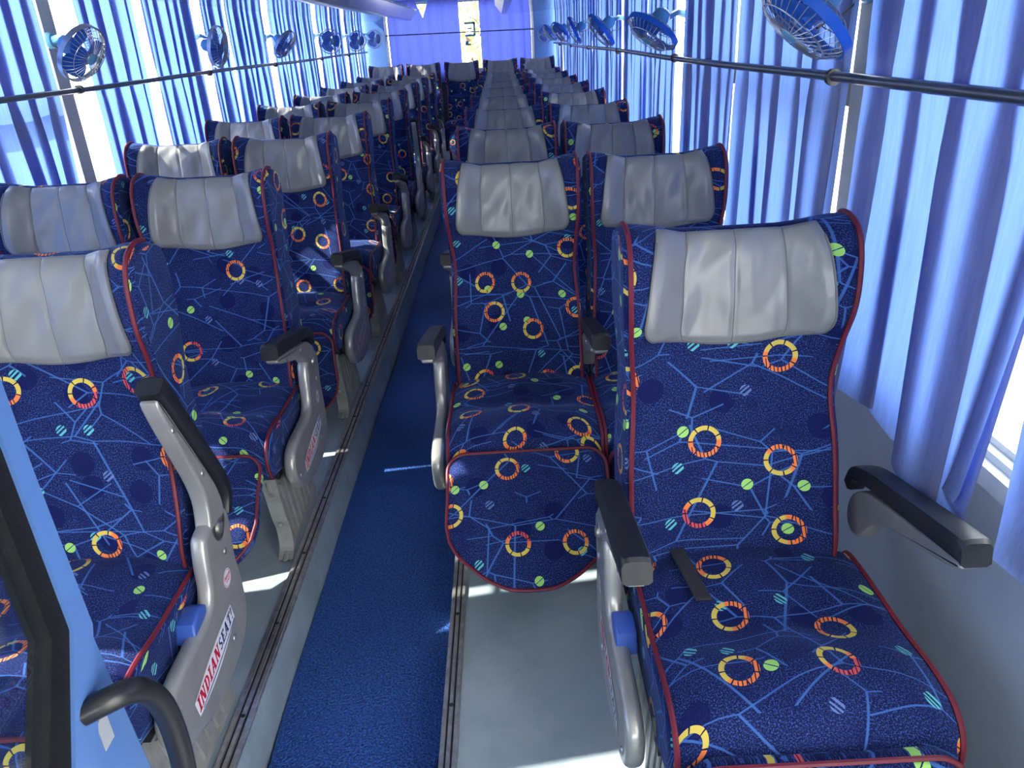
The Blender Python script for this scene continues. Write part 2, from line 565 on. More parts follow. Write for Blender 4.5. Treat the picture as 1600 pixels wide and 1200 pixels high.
# aisle carpet, slightly wavy on its edges
m = MB()
rows = []; n = 90
for j in range(n):
    y = 0.2 + (9.22 - 0.2) * j / (n - 1)
    a = -0.630 + 0.006 * math.sin(y * 2.1) + 0.003 * math.sin(y * 7.3)
    b_ = -0.214 - 0.003 * math.sin(y * 3.3)
    if y < 1.30: b_ = -0.252
    rows.append([(a, y, -0.124), (a, y, -0.104), (a + .01, y, -0.1), ((a + b_) / 2, y, -0.1), (b_ - .006, y, -0.1), (b_, y, -0.104), (b_, y, -0.124)])
m.quad_grid(rows, 7, n)
tag(m.build('aisle_carpet', M['carpet']), 'long blue loop-pile carpet runner down the sunken aisle', 'carpet')
m = MB(); m.box(-0.75, -0.15, 9.23, YB, -0.125, 0.08); m.box(XL, -0.75, 9.55, YB, 0, 0.08); m.box(-0.15, XR, 9.2, YB, 0, 0.08)
struct(m.build('floor_rear_step', M['vinyl'], smooth=False))

# side walls
for side, x0, x1, pil in (('left', XL - 0.05, XL, PIL_L), ('right', XR, XR + 0.05, PIL_R)):
    m = MB()
    if side == 'left': m.box(x0, x1, YF, YB, -0.2, SILL)
    else: m.box(x0, x1, 0.12, YB, -0.2, SILL); m.box(x0, x1, YF, -1.30, -0.2, SILL)
    m.box(x0, x1, YF, YB, HEAD, ROOF)
    m.box(x0, x1, YF, -0.35 if side == 'left' else -1.30, SILL, HEAD)  # on the left, unseen front bay walled up to reduce light from the front
    struct(m.build('wall_' + side, M['wall'], smooth=False))
    m = MB()
    s_ = 1 if side == 'left' else -1
    for y in pil[:-1]:
        xa, xb = (x0, x1 + 0.028) if s_ > 0 else (x0 - 0.034, x1)
        m.box(xa, xb, y - 0.045, y + 0.045, SILL - 0.02, HEAD + 0.02)
    struct(m.build('trim_5' if side == 'left' else 'trim_6', M['pillar'], smooth=False))
    m = MB()      # sill ledge
    xa, xb = (x1, x1 + 0.02) if s_ > 0 else (x0 - 0.02, x0)
    m.box(xa, xb, 0.2, YB, SILL - 0.05, SILL - 0.015)
    struct(m.build('trim_7' if side == 'left' else 'trim_8', M['wall'], smooth=False))

wn = 0
for side, xg, pil in (('left', XL - 0.03, PIL_L), ('right', XR + 0.03, PIL_R)):
    for k in range(0 if side == 'left' else 1, len(pil) - 1):
        ya, yb = pil[k] + 0.045, pil[k + 1] - 0.045
        wn += 1
        m = MB(); fw = 0.014
        for z0, z1 in ((SILL, SILL + fw), (HEAD - fw, HEAD)): m.box(xg - .012, xg + .012, ya, yb, z0, z1)
        m.box(xg - .012, xg + .012, ya, ya + fw, SILL, HEAD); m.box(xg - .012, xg + .012, yb - fw, yb, SILL, HEAD)
        w = struct(m.build('window_%d' % wn, M['alu'], smooth=False))
        if k == 2:
            m = MB(); m.box(xg - .010, xg + .010, ya + fw, yb - fw, 1.23, 1.30)
            m.build('transom', M['transom'], w, smooth=False)
        m = MB(); m.box(xg - .003, xg + .003, ya + fw, yb - fw, SILL + fw, HEAD - fw)
        m.build('glass_pane', M['glass'], w, smooth=False)

# rear wall with its window
RWX0, RWX1, RWZ0 = -1.37, 0.445, 1.04
m = MB()
m.box(XL, XR, YB, YB + .05, HEAD, ROOF)
m.box(XL, RWX0, YB, YB + .05, RWZ0, HEAD); m.box(RWX1, XR, YB, YB + .05, RWZ0, HEAD)
struct(m.build('wall_rear', M['rear_panel'], smooth=False))
m = MB(); m.box(XL, XR, YB, YB + .05, -0.2, RWZ0); struct(m.build('wall_rear_lower', M['subfloor'], smooth=False))
m = MB()
for xp in (RWX0, RWX1):
    m.box(xp - .018, xp + .012, YB - .05, YB, RWZ0 - .1, HEAD + .05)
m.box(RWX0, RWX1, YB - .02, YB, RWZ0 - .03, RWZ0)
struct(m.build('trim_9', M['chrome'], smooth=False))
wn += 1
m = MB()
m.box(RWX0, RWX1, YB + .02, YB + .03, RWZ0, RWZ0 + .03); m.box(RWX0, RWX1, YB + .02, YB + .03, HEAD - .03, HEAD)
w = struct(m.build('window_%d' % wn, M['alu'], smooth=False))
m = MB(); m.box(RWX0, RWX1, YB + .022, YB + .028, RWZ0 + .03, HEAD - .03); m.build('glass_pane', M['glass'], w, smooth=False)
# teal lettering stuck on the rear glass: a ring with a square bracket mark
m = MB()
def arc(cx, cz, r0, r1, a0, a1, n=24):
    ra = []; rb = []
    for k in range(n + 1):
        a = a0 + (a1 - a0) * k / n
        ra.append((cx + r0 * math.cos(a), YB + .019, cz + r0 * math.sin(a))); rb.append((cx + r1 * math.cos(a), YB + .019, cz + r1 * math.sin(a)))
    m.quad_grid([ra, rb], n + 1, 2)
arc(-.36, 1.50, .155, .165, -1.3, 1.4); arc(-.36, 1.50, .215, .222, -1.2, 1.3)
def bar(x0, x1, z0, z1): m.box(x0, x1, YB + .017, YB + .0205, z0, z1)
bar(-.40, -.27, 1.58, 1.605); bar(-.29, -.265, 1.45, 1.60); bar(-.40, -.27, 1.44, 1.465); bar(-.36, -.31, 1.52, 1.54); bar(-.40, -.36, 1.36, 1.39); bar(-.40, -.33, 1.34, 1.36)
m.build('window_lettering', M['teal_decal'], w, smooth=False)

m = MB(); m.box(XL - .05, XR + .05, YF, YB + .05, ROOF, ROOF + .05)
struct(m.build('ceiling', M['ceiling'], smooth=False))
m = MB()
m.box(XL, XR, YF - .05, YF, -0.2, 0.75); m.box(XL, XR, YF - .05, YF, 1.45, ROOF); m.box(XL, -.55, YF - .05, YF, .75, 1.45)  # unseen header and left panel added to narrow the windscreen and cut its light
struct(m.build('wall_front', M['wall'], smooth=False))
wn += 1
m = MB()
m.box(-.55, -.50, YF - .045, YF - .005, .75, 1.45); m.box(XR - .06, XR, YF - .04, YF - .01, .75, 1.45)
w = struct(m.build('window_%d' % wn, M['transom'], smooth=False))
m = MB(); m.box(-.50, XR - .06, YF - .028, YF - .022, .75, 1.45); m.build('glass_pane', M['glass'], w, smooth=False)

m = MB(); m.box(-60, 60, -40, 90, -1.35, -1.3); struct(m.build('ground', M['ground'], smooth=False))


# ---------------------------------------------------------------- trees behind the rear window
def tree(x, y, h, seed, label):
    r = random.Random(seed)
    t = empty('tree', (x, y, -1.3), label, 'tree', 'trees behind the bus')
    mb = MB(); mb.tube([(0, 0, 0), (.1, 0, h * .3), (0, .1, h * .6)], [.18, .13, .06], 8); mb.build('trunk', M['bark'], t)
    mb = MB()
    for k in range(900):
        a = r.uniform(0, 2 * pi); q = r.random() ** .5 * h * .33; z = h * .35 + r.random() * h * .65
        sh = math.sin(pi * min(1, max(0, (z / h - .3) / .75))) ** .6
        c = Vector((q * sh * math.cos(a), q * sh * math.sin(a), z)); sz = r.uniform(.10, .22)
        R = Euler((r.uniform(0, 6), r.uniform(0, 6), r.uniform(0, 6))).to_matrix()
        mb.face([c + R @ Vector(p) * sz for p in ((-1, 0, 0), (0, -.5, .1), (1, 0, 0), (0, .5, .1))])
    mb.build('foliage', M['leaves'], t, smooth=False)


tree(-0.6, 17.5, 4.6, 1, 'yellow-green tree seen through the gap in the rear curtains')

# ---------------------------------------------------------------- luggage racks
def rack(name, pts, y0, y1, label):
    """pts: closed cross-section; first edge is the underside"""
    t = empty(name, (0, 0, 0), label, 'luggage rack', 'luggage racks along the ceiling')
    return t


def shelf(sec, y0, y1, name, mat, t, cut=0.0):
    mb = MB(); n = len(sec)
    a = [(x, y0, z) for x, z in sec]; b_ = [(x, y1, z) for x, z in sec]
    mb.quad_grid([a, b_], n, 2, closed_u=True); mb.face(a); mb.face(b_[::-1])
    return mb.build(name, mat, t, smooth=True, angle=25)


for sgn, label in ((-1, 'grey overhead luggage rack above the left curtains'), (1, 'grey overhead luggage rack above the right curtains')):
    t = rack('luggage_rack', None, 0, 0, label)
    mx = (lambda x: x) if sgn < 0 else (lambda x: -0.905 - x)
    y1 = 9.75 if sgn < 0 else 9.3
    xw = -1.605
    shelf([(mx(xw), 1.660), (mx(-1.02), 1.640), (mx(-1.02), 1.655), (mx(xw), 1.675)], 0.9, y1, 'shelf', M['rack_under'], t)
    shelf([(mx(-1.02), 1.640), (mx(-0.985), 1.640), (mx(-0.965), 1.648), (mx(-0.90), 1.735), (mx(-0.905), 1.752), (mx(-0.925), 1.752), (mx(-0.995), 1.668), (mx(-1.02), 1.668)], 0.9, y1, 'front_lip', M['rack'], t)
    shelf([(mx(xw), 1.675), (mx(-0.995), 1.668), (mx(-0.925), 1.752), (mx(xw), 1.78)], y1 - .03, y1 - .005, 'end_cap', M['rack'], t)
    for yk in (1.5, 3.2, 4.9, 6.6, 8.3):
        mb = MB(); mb.box(min(mx(-1.32), mx(-1.30)), max(mx(-1.32), mx(-1.30)), yk - .015, yk + .015, 1.66, ROOF)
        mb.build('hanger', M['chrome'], t, smooth=False)


# ---------------------------------------------------------------- seats
WSEAT = 0.188
# side profiles of the backrest (y, z): front bottom -> over the top -> rear bottom, local to the top of the seat
EDGE_F = [(-0.160, 0.36), (-0.170, 0.46), (-0.142, 0.56), (-0.112, 0.67), (-0.078, 0.78), (-0.088, 0.87), (-0.112, 0.95), (-0.108, 1.03), (-0.085, 1.078), (-0.04, 1.098), (0.005, 1.094)]
EDGE_R = [(0.045, 1.07), (0.060, 1.02), (0.060, 0.92), (0.060, 0.80), (0.052, 0.68), (0.020, 0.54), (-0.02, 0.36)]
MID_F = [(-0.140, 0.36), (-0.146, 0.46), (-0.126, 0.56), (-0.098, 0.67), (-0.068, 0.78), (-0.052, 0.87), (-0.046, 0.95), (-0.036, 1.02), (-0.026, 1.056), (-0.006, 1.076), (0.020, 1.078)]
MID_R = [(0.056, 1.06), (0.066, 1.02), (0.066, 0.92), (0.064, 0.80), (0.056, 0.68), (0.024, 0.54), (-0.02, 0.36)]
NS = 60
_ep = catmull(EDGE_F + EDGE_R, 6); _mp = catmull(MID_F + MID_R, 6)
KF = 6 * (len(EDGE_F) - 1)


def back_prof(x, dense=False):
    a = abs(x) / WSEAT
    w = sstep(0.42, 1.0, a)
    return [m_.lerp(e_, w) for m_, e_ in zip(_mp, _ep)]


def back_hw(z):
    return WSEAT + 0.002 * sstep(.85, 1.0, z) - 0.010 * math.exp(-((z - .78) / .1) ** 2)


def back_pt(x, k):
    """point of the back surface at x (scaled to unit width) and profile index k (float)"""
    P = back_prof(x)
    i = int(max(0, min(len(P) - 2, math.floor(k)))); t = k - i
    q = P[i].lerp(P[i + 1], t)
    return Vector((x * back_hw(q.y) / WSEAT, q.x, q.y))


def back_norm(x, k):
    e = 0.006
    du = back_pt(x + e, k) - back_pt(x - e, k)
    dv = back_pt(x, k + .4) - back_pt(x, k - .4)
    n_ = du.cross(dv); n_.normalize()
    return n_       # points forward (-y) for the front side


def build_backrest(parent, mat):
    mb = MB(); xs = []
    NX = 22
    for i in range(NX + 1):
        t = -1 + 2 * i / NX
        xs.append(t * WSEAT)
    cols = []; uvs = []
    L = None
    nP = len(_mp)
    def column(x, shrink, dx):
        P = back_prof(x)
        c = Vector((-0.02, 0.74))
        out = []
        for k, q in enumerate(P):
            p = Vector((x * back_hw(q.y) / WSEAT + dx, q.x, q.y))
            if shrink:
                # pull toward the middle line of the thickness
                o = P[nP - 1 - k] if False else None
                cy = -0.02 + (q.y - 0.74) * 0.16
                p.y = p.y + (cy - p.y) * shrink
                p.z = p.z + (min(p.z, 1.07) - p.z) * min(1, shrink * 4)
            out.append(p)
        return out
    stations = [(-WSEAT, .10, -.014), (-WSEAT, .045, -.010), (-WSEAT, .0, -.002)] + [(x, 0, 0) for x in xs[1:-1]] + [(WSEAT, 0, .002), (WSEAT, .045, .010), (WSEAT, .10, .014)]
    for x, sh, dx in stations:
        col = column(x, sh, dx)
        L = [0]
        for i in range(1, len(col)): L.append(L[-1] + (col[i] - col[i - 1]).length)
        cols.append(col); uvs.append([(x + dx + (0.02 if dx > 0 else -0.02) * (sh > 0), l) for l in L])
    mb.quad_grid(cols, nP, len(cols), uvs)
    # bottom and side caps
    for col in (cols[0], cols[-1]):
        half = nP // 2
        # bridge front and rear halves of the side as strips
        for k in range(half):
            a, b_ = col[k], col[k + 1]
            c_, d_ = col[nP - 2 - k], col[nP - 1 - k]
            if k + 1 >= nP - 2 - k:
                break
            sx = 0.5 if col is cols[-1] else -0.5
            mb.face([a, b_, c_, d_], [(sx + p.y, p.z) for p in (a, b_, c_, d_)])
    mb.face([c[0] for c in cols] + [c[-1] for c in cols[::-1]], [(c[0].x, 0) for c in cols] + [(c[-1].x, .1) for c in cols[::-1]])
    ob = mb.build('backrest', mat, parent, angle=55)
    # red piping down both front edges
    for s in (-1, 1):
        mp = MB()
        path = []
        for k in range(0, KF + 1):
            q = _ep[k]
            path.append((s * (back_hw(q.y) + .003), q.x - 0.002, q.y + (0.002 if k > KF - 12 else 0)))
        mp.tube(path, 0.0048, 6)
        mp.build('piping', M['piping'], ob)
    return ob


def build_headrest(parent, mat):
    """grey cover draped over the top of the backrest"""
    k0, k1 = KF - 7, None
    # find profile index where the centre front is at z=0.868
    k1 = min(range(KF), key=lambda k: abs(_mp[k].y - 0.868))
    nu, nv = 61, 28
    def hw(t): return (0.139 + 0.033 * t ** 1.25)
    rows_o = []; rows_i = []; uvs = []
    seams = (-0.60, 0.0, 0.60)
    for j in range(nv):
        t = math.sin(pi / 2 * j / (nv - 1))
        ro = []; ri = []; uv = []
        for i in range(nu):
            u = -1 + 2 * i / (nu - 1)
            tt = t
            # rounded lower corners
            h = hw(t)
            corner = 1.0
            lim = 0.86
            if t > lim:
                q = (t - lim) / (1 - lim); corner = 1 - 0.15 * (1 - math.sqrt(max(0, 1 - q * q)))
            x = u * h * corner
            k = k0 + (k1 - k0) * tt
            # lower edge sags a little at the sides
            k += 1.6 * (abs(u) ** 2) * t
            P = back_pt(x, k); N = back_norm(x, k)
            # cover bridges the hollow of the backrest a little and puffs between seams
            puff = 0.011
            for s in seams:
                puff -= 0.0030 * math.exp(-((u - s) / 0.022) ** 2)
            puff += 0.0015 * (1 - min(1, min(abs(u - s) for s in seams + (-1, 1)) / 0.3)) * -1 + 0.003
            e = min(1 - abs(u), (1 - t) * 1.6, t * 1.2)
            puff *= min(1, 0.35 + e * 9)
            puff += 0.0035 * math.sin(u * 9 + t * 5) * math.sin(t * 7 + u * 2) * min(1, e * 3)
            ro.append(P - (-N) * puff); ri.append(P + N * 0.0008); uv.append((x, t * .25))
        rows_o.append(ro); rows_i.append(ri); uvs.append(uv)
    mb = MB()
    # orient normal outward check: N should face -y at the front
    mb.quad_grid(rows_o, nu, nv, uvs); mb.quad_grid(rows_i, nu, nv, uvs, flip=True)
    for ra, rb in ((rows_o[0], rows_i[0]), (rows_o[-1], rows_i[-1])): mb.quad_grid([ra, rb], nu, 2)
    for i in (0, nu - 1): mb.quad_grid([[r[i] for r in rows_o], [r[i] for r in rows_i]], nv, 2)
    ob = mb.build('headrest_cover', mat, parent, angle=60)
    mp = MB()
    off = lambda p, q: (Vector(p) + Vector(q)) / 2 + (Vector(p) - Vector(q)) * 0.35
    path = [off(rows_o[j][0], rows_i[j][0]) for j in range(4, nv)] + [off(rows_o[-1][i], rows_i[-1][i]) for i in range(1, nu)] + [off(rows_o[j][-1], rows_i[j][-1]) for j in range(nv - 2, 3, -1)]
    mp.tube(path, 0.0026, 5)
    mp.build('edge_binding', M['edging'], ob)
    for s in seams:
        i = int(round((s + 1) / 2 * (nu - 1)))
        mp = MB(); mp.tube([Vector(rows_o[j][i]) + (Vector(rows_o[j][i]) - Vector(rows_i[j][i])).normalized() * .0002 for j in range(1, nv - 1)], .0011, 4)
        mp.build('seam', M['edging'], ob)
    return ob


CUSH_E = [(-0.125, 0.35), (-0.135, 0.425), (-0.19, 0.440), (-0.28, 0.442), (-0.37, 0.443), (-0.45, 0.450), (-0.512, 0.443), (-0.548, 0.412), (-0.556, 0.365), (-0.540, 0.325)]
CUSH_M = [(-0.125, 0.35), (-0.130, 0.445), (-0.19, 0.462), (-0.27, 0.457), (-0.345, 0.448), (-0.43, 0.478), (-0.515, 0.474), (-0.560, 0.430), (-0.566, 0.375), (-0.545, 0.322)]
CUSH_B = [(-0.45, 0.315), (-0.25, 0.325)]


def build_cushion(parent, mat):
    e_ = catmull(CUSH_E, 5); m_ = catmull(CUSH_M, 5)
    nP = len(e_)
    NX = 20; HW = 0.205
    cols = []; uvs = []
    def col(x, sh, dx):
        w = 1 - (1 - min(1, abs(x) / HW) ** 3.2)
        lob = 0.006 * math.cos(x / HW * 7.2)
        out = []
        for k in range(nP):
            q = m_[k].lerp(e_[k], w)
            z = q.y + lob * sstep(.1, .3, k / nP) * (1 - sstep(.72, .9, k / nP)) * (1 - w)
            y = q.x
            cy, cz = -0.34, 0.385
            y += (cy - y) * sh * .12; z += (cz - z) * sh * .22
            out.append(Vector((x + dx, y, z)))
        return out
    st = [(-HW, 1, -.012), (-HW, .35, -.009), (-HW, 0, 0)] + [(-HW + 2 * HW * i / NX, 0, 0) for i in range(1, NX)] + [(HW, 0, 0), (HW, .35, .009), (HW, 1, .012)]
    for x, sh, dx in st:
        c = col(x, sh, dx)
        c += [Vector((x + dx, y, z)) for y, z in CUSH_B]
        L = [0]
        for i in range(1, len(c)): L.append(L[-1] + (c[i] - c[i - 1]).length)
        cols.append(c); uvs.append([(x + dx * 3, 1.3 + l) for l in L])
    n2 = len(cols[0])
    mb = MB()
    mb.quad_grid(cols, n2, len(cols), uvs, )
    for c in (cols[0], cols[-1]):
        s = 2.0 if c is cols[-1] else 3.0
        mb.face(c, [(s + p.y, p.z) for p in c])
    mb.quad_grid([[c[-1] for c in cols], [c[0] for c in cols]], len(cols), 2, [[(c[-1].x, 0) for c in cols], [(c[0].x, .1) for c in cols]])
    ob = mb.build('seat_cushion', mat, parent, angle=60)
    for s in (-1, 1):
        mp = MB()
        mp.tube([(s * (HW + .003), q.x - .001, q.y + .001) for q in e_[4:]], 0.0048, 6)
        mp.build('piping', M['piping'], ob)
    return ob


def build_legrest(parent, mat, ang):
    """padded flap hinged under the front of the cushion; ang = degrees below the horizontal"""
    W2 = 0.206; H = 0.36
    out = []
    def cornr(cx, cy, r, a0, a1, n=6):
        for k in range(n + 1):
            a = math.radians(a0 + (a1 - a0) * k / n); out.append((cx + r * math.cos(a), cy + r * math.sin(a)))
    cornr(W2 - .05, .05, .05, -90, 0)
    out += [(W2, .12), (W2 + .004, .19)]
    out += [tuple(p) for p in catmull([(W2 - .004, .235), (W2 - .03, .275), (W2 - .08, .32), (W2 - .12, .345), (.04, H), (-.04, H), (-W2 + .12, .345), (-W2 + .08, .32), (-W2 + .03, .275), (-W2 + .004, .235)], 3)]
    out += [(-W2 - .004, .19), (-W2, .12)]
    cornr(-W2 + .05, .05, .05, 180, 270)
    n = len(out)
    c0 = Vector((0, .18))
    mb = MB()
    rings = [(1.0, -.030), (1.012, -.015), (1.0, 0.0), (.96, .010), (.86, .017), (.6, .021), (.3, .022)]
    rows = []; uv = []
    for s, h in rings:
        row = []; u_ = []
        for p in out:
            q = c0 + (Vector(p) - c0) * s
            row.append((q.x, q.y, h)); u_.append((q.x, -q.y + 2.4))
        u_.append(u_[0]); rows.append(row); uv.append(u_)
    mb.quad_grid(rows, n, len(rows), uv, closed_u=True)
    mb.face(rows[-1], uv[-1][:-1]); mb.face(rows[0][::-1], uv[0][:-1][::-1])
    # turn (a, b, h) into seat space: b runs down/forward, h is the outward normal
    a = math.radians(ang)
    d = Vector((0, -math.cos(a), -math.sin(a))); nn = Vector((0, -math.sin(a), math.cos(a)))
    o = Vector((0, -0.578, 0.420))
    f = lambda p: tuple(o + Vector((p[0], 0, 0)) + d * p[1] + nn * p[2])
    mb.v = [f(p) for p in mb.v]
    ob = mb.build('leg_rest', mat, parent, angle=60)
    mp = MB()
    mp.tube([f(((c0 + (Vector(p) - c0) * 1.008).x, (c0 + (Vector(p) - c0) * 1.008).y, 0.003)) for p in out], 0.0045, 6, closed=True)
    mp.build('piping', M['piping'], ob)
    return ob


def rotx(p, piv, a):
    y, z = p[1] - piv[0], p[2] - piv[1]
    return (p[0], piv[0] + y * math.cos(a) - z * math.sin(a), piv[1] + y * math.sin(a) + z * math.cos(a))


PIV = (-0.135, 0.512)


def build_arm(parent, x, raised=0.0, out=1):
    """arm rest with a black pad on a silver arm, pivoting near the backrest; out = sign of the aisle side"""
    a = -math.radians(raised)
    g = empty_part('arm_rest', parent)
    # silver arm under the pad
    prof = [(-0.105, 0.535), (-0.125, 0.565), (-0.17, 0.592), (-0.25, 0.612), (-0.36, 0.636), (-0.46, 0.656), (-0.462, 0.640), (-0.36, 0.604), (-0.27, 0.575), (-0.215, 0.548), (-0.185, 0.515), (-0.165, 0.485), (-0.130, 0.478), (-0.105, 0.495)]
    prof = [tuple(p) for p in catmull(prof, 3, True)]
    mb = MB(); mb.prism(prof, 0.034, 0.006, 'x', x - .017)
    mb.v = [rotx(p, PIV, a) for p in mb.v]
    arm = mb.build('arm', M['silver'], g, angle=50)
    for yy, zz in ((-.25, .594), (-.40, .626)):
        sc = MB(); sc.lathe([(0.0001, .002), (.006, .002), (.0075, 0)], 10)
        sc.v = [rotx((x + out * (.017 + z_), yy + x_, zz + y_), PIV, a) for x_, y_, z_ in sc.v]
        sc.build('screw', M['bolt'], g)
    # black pad
    mb = MB()
    path = catmull([(-0.085, 0.560), (-0.11, 0.598), (-0.17, 0.622), (-0.27, 0.642), (-0.38, 0.664), (-0.475, 0.682)], 4)
    rows = []
    for i, p in enumerate(path):
        t = path[min(i + 1, len(path) - 1)] - path[max(i - 1, 0)]; t.normalize()
        nrm = Vector((t.y, -t.x))
        if nrm.y < 0: nrm = -nrm
        w = .0245 * (0.75 + .25 * sstep(0, .3, i / len(path))); h = .015 + .006 * sstep(.0, 1, i / len(path))
        row = []
        for cx, cz in ((-1, -.75), (-1, .55), (-.82, .9), (-.4, 1), (.4, 1), (.82, .9), (1, .55), (1, -.75), (.7, -1), (-.7, -1)):
            q = p + nrm * (cz * h)
            row.append((x + cx * w, q.x, q.y))
        rows.append(row)
    # bevelled blunt front
    last = rows[-1]
    cy = sum(p[1] for p in last) / 10; cz_ = sum(p[2] for p in last) / 10
    rows.append([(x + (p[0] - x) * .96, p[1] - .006, cz_ + (p[2] - cz_) * .92 - .004) for p in last])
    mb.quad_grid(rows, 10, len(rows), closed_u=True); mb.face(rows[0]); mb.face(rows[-1][::-1])
    mb.v = [rotx(p, PIV, a) for p in mb.v]
    mb.build('arm_pad', M['pad'], g, angle=40)
    mb = MB(); mb.lathe([(0.0001, .006), (.010, .006), (.013, .004), (.013, 0), (.018, 0), (.019, -.003)], 18)
    mb.v = [rotx((x + out * (.018 + z_), PIV[0] + x_, PIV[1] + y_), PIV, a) for x_, y_, z_ in mb.v]
    mb.build('pivot', M['bolt'], g)
    return g


def empty_part(name, parent):
    o = bpy.data.objects.new(name, None); o.empty_display_size = .05
    COL.objects.link(o); o.parent = parent
    return o


# slab-serif italic letters: lists of convex polygons in a 1-high box; returns (polys, width)
def letter(ch):
    R = lambda x0, x1, y0, y1: [(x0, y0), (x1, y0), (x1, y1), (x0, y1)]
    def ring(cx, cy, rx, ry, tx, ty, a0, a1, n=10):
        out = []
        for k in range(n):
            a, b_ = math.radians(a0 + (a1 - a0) * k / n), math.radians(a0 + (a1 - a0) * (k + 1) / n)
            out.append([(cx + rx * math.cos(a), cy + ry * math.sin(a)), (cx + rx * math.cos(b_), cy + ry * math.sin(b_)),
                        (cx + (rx - tx) * math.cos(b_), cy + (ry - ty) * math.sin(b_)), (cx + (rx - tx) * math.cos(a), cy + (ry - ty) * math.sin(a))])
        return out
    if ch == 'I': return [R(.12, .36, 0, 1), R(0, .48, 0, .12), R(0, .48, .88, 1)], .48
    if ch == 'N': return [R(.08, .24, 0, 1), R(.62, .78, 0, 1), [(.08, 1), (.34, 1), (.78, 0), (.54, 0)], R(0, .32, 0, .1), R(.0, .3, .9, 1), R(.52, .88, .9, 1)], .88
    if ch == 'D': return [R(.1, .34, 0, 1), R(0, .4, 0, .12), R(0, .4, .88, 1)] + ring(.36, .5, .44, .5, .24, .13, -90, 90), .82
    if ch == 'A': return [[(.08, 0), (.24, 0), (.52, 1), (.36, 1)], [(.56, 0), (.82, 0), (.58, 1), (.36, 1)], R(.22, .68, .26, .38), R(0, .32, 0, .1), R(.5, .9, 0, .1)], .9
    if ch == 'S': return ring(.34, .73, .30, .27, .2, .13, 30, 270) + ring(.34, .27, .32, .27, .2, .13, -150, 90), .68
    if ch == 'E': return [R(.1, .34, 0, 1), R(0, .68, 0, .13), R(0, .66, .87, 1), R(.3, .54, .44, .56), R(.58, .68, 0, .28), R(.56, .66, .72, 1)], .7
    if ch == 'T': return [R(.28, .52, 0, 1), R(.14, .66, 0, .11), R(0, .8, .87, 1), R(0, .1, .68, 1), R(.7, .8, .68, 1)], .8
    if ch == '!': return [[(.1, .3), (.2, .3), (.3, 1), (.04, 1)], R(.08, .26, 0, .18)], .34
    return [], .5


def text_polys(word, h, shear=0.22, gap=.07):
    x = 0; out = []
    for ch in word:
        P, w = letter(ch)
        for p in P: out.append([((x + a + shear * b_) * h, b_ * h) for a, b_ in p])
        x += w + gap
    return out, x * h


PANEL = [(-0.215, 0.520), (-0.228, 0.47), (-0.236, 0.425), (-0.262, 0.395), (-0.33, 0.388), (-0.42, 0.386), (-0.478, 0.372), (-0.502, 0.335), (-0.495, 0.285), (-0.455, 0.240), (-0.38, 0.212), (-0.29, 0.194), (-0.19, 0.200), (-0.125, 0.222), (-0.088, 0.270), (-0.082, 0.345), (-0.085, 0.42), (-0.072, 0.500), (-0.085, 0.530), (-0.14, 0.542), (-0.195, 0.538)]
PANEL = [tuple(p) for p in catmull(PANEL, 4, True)]


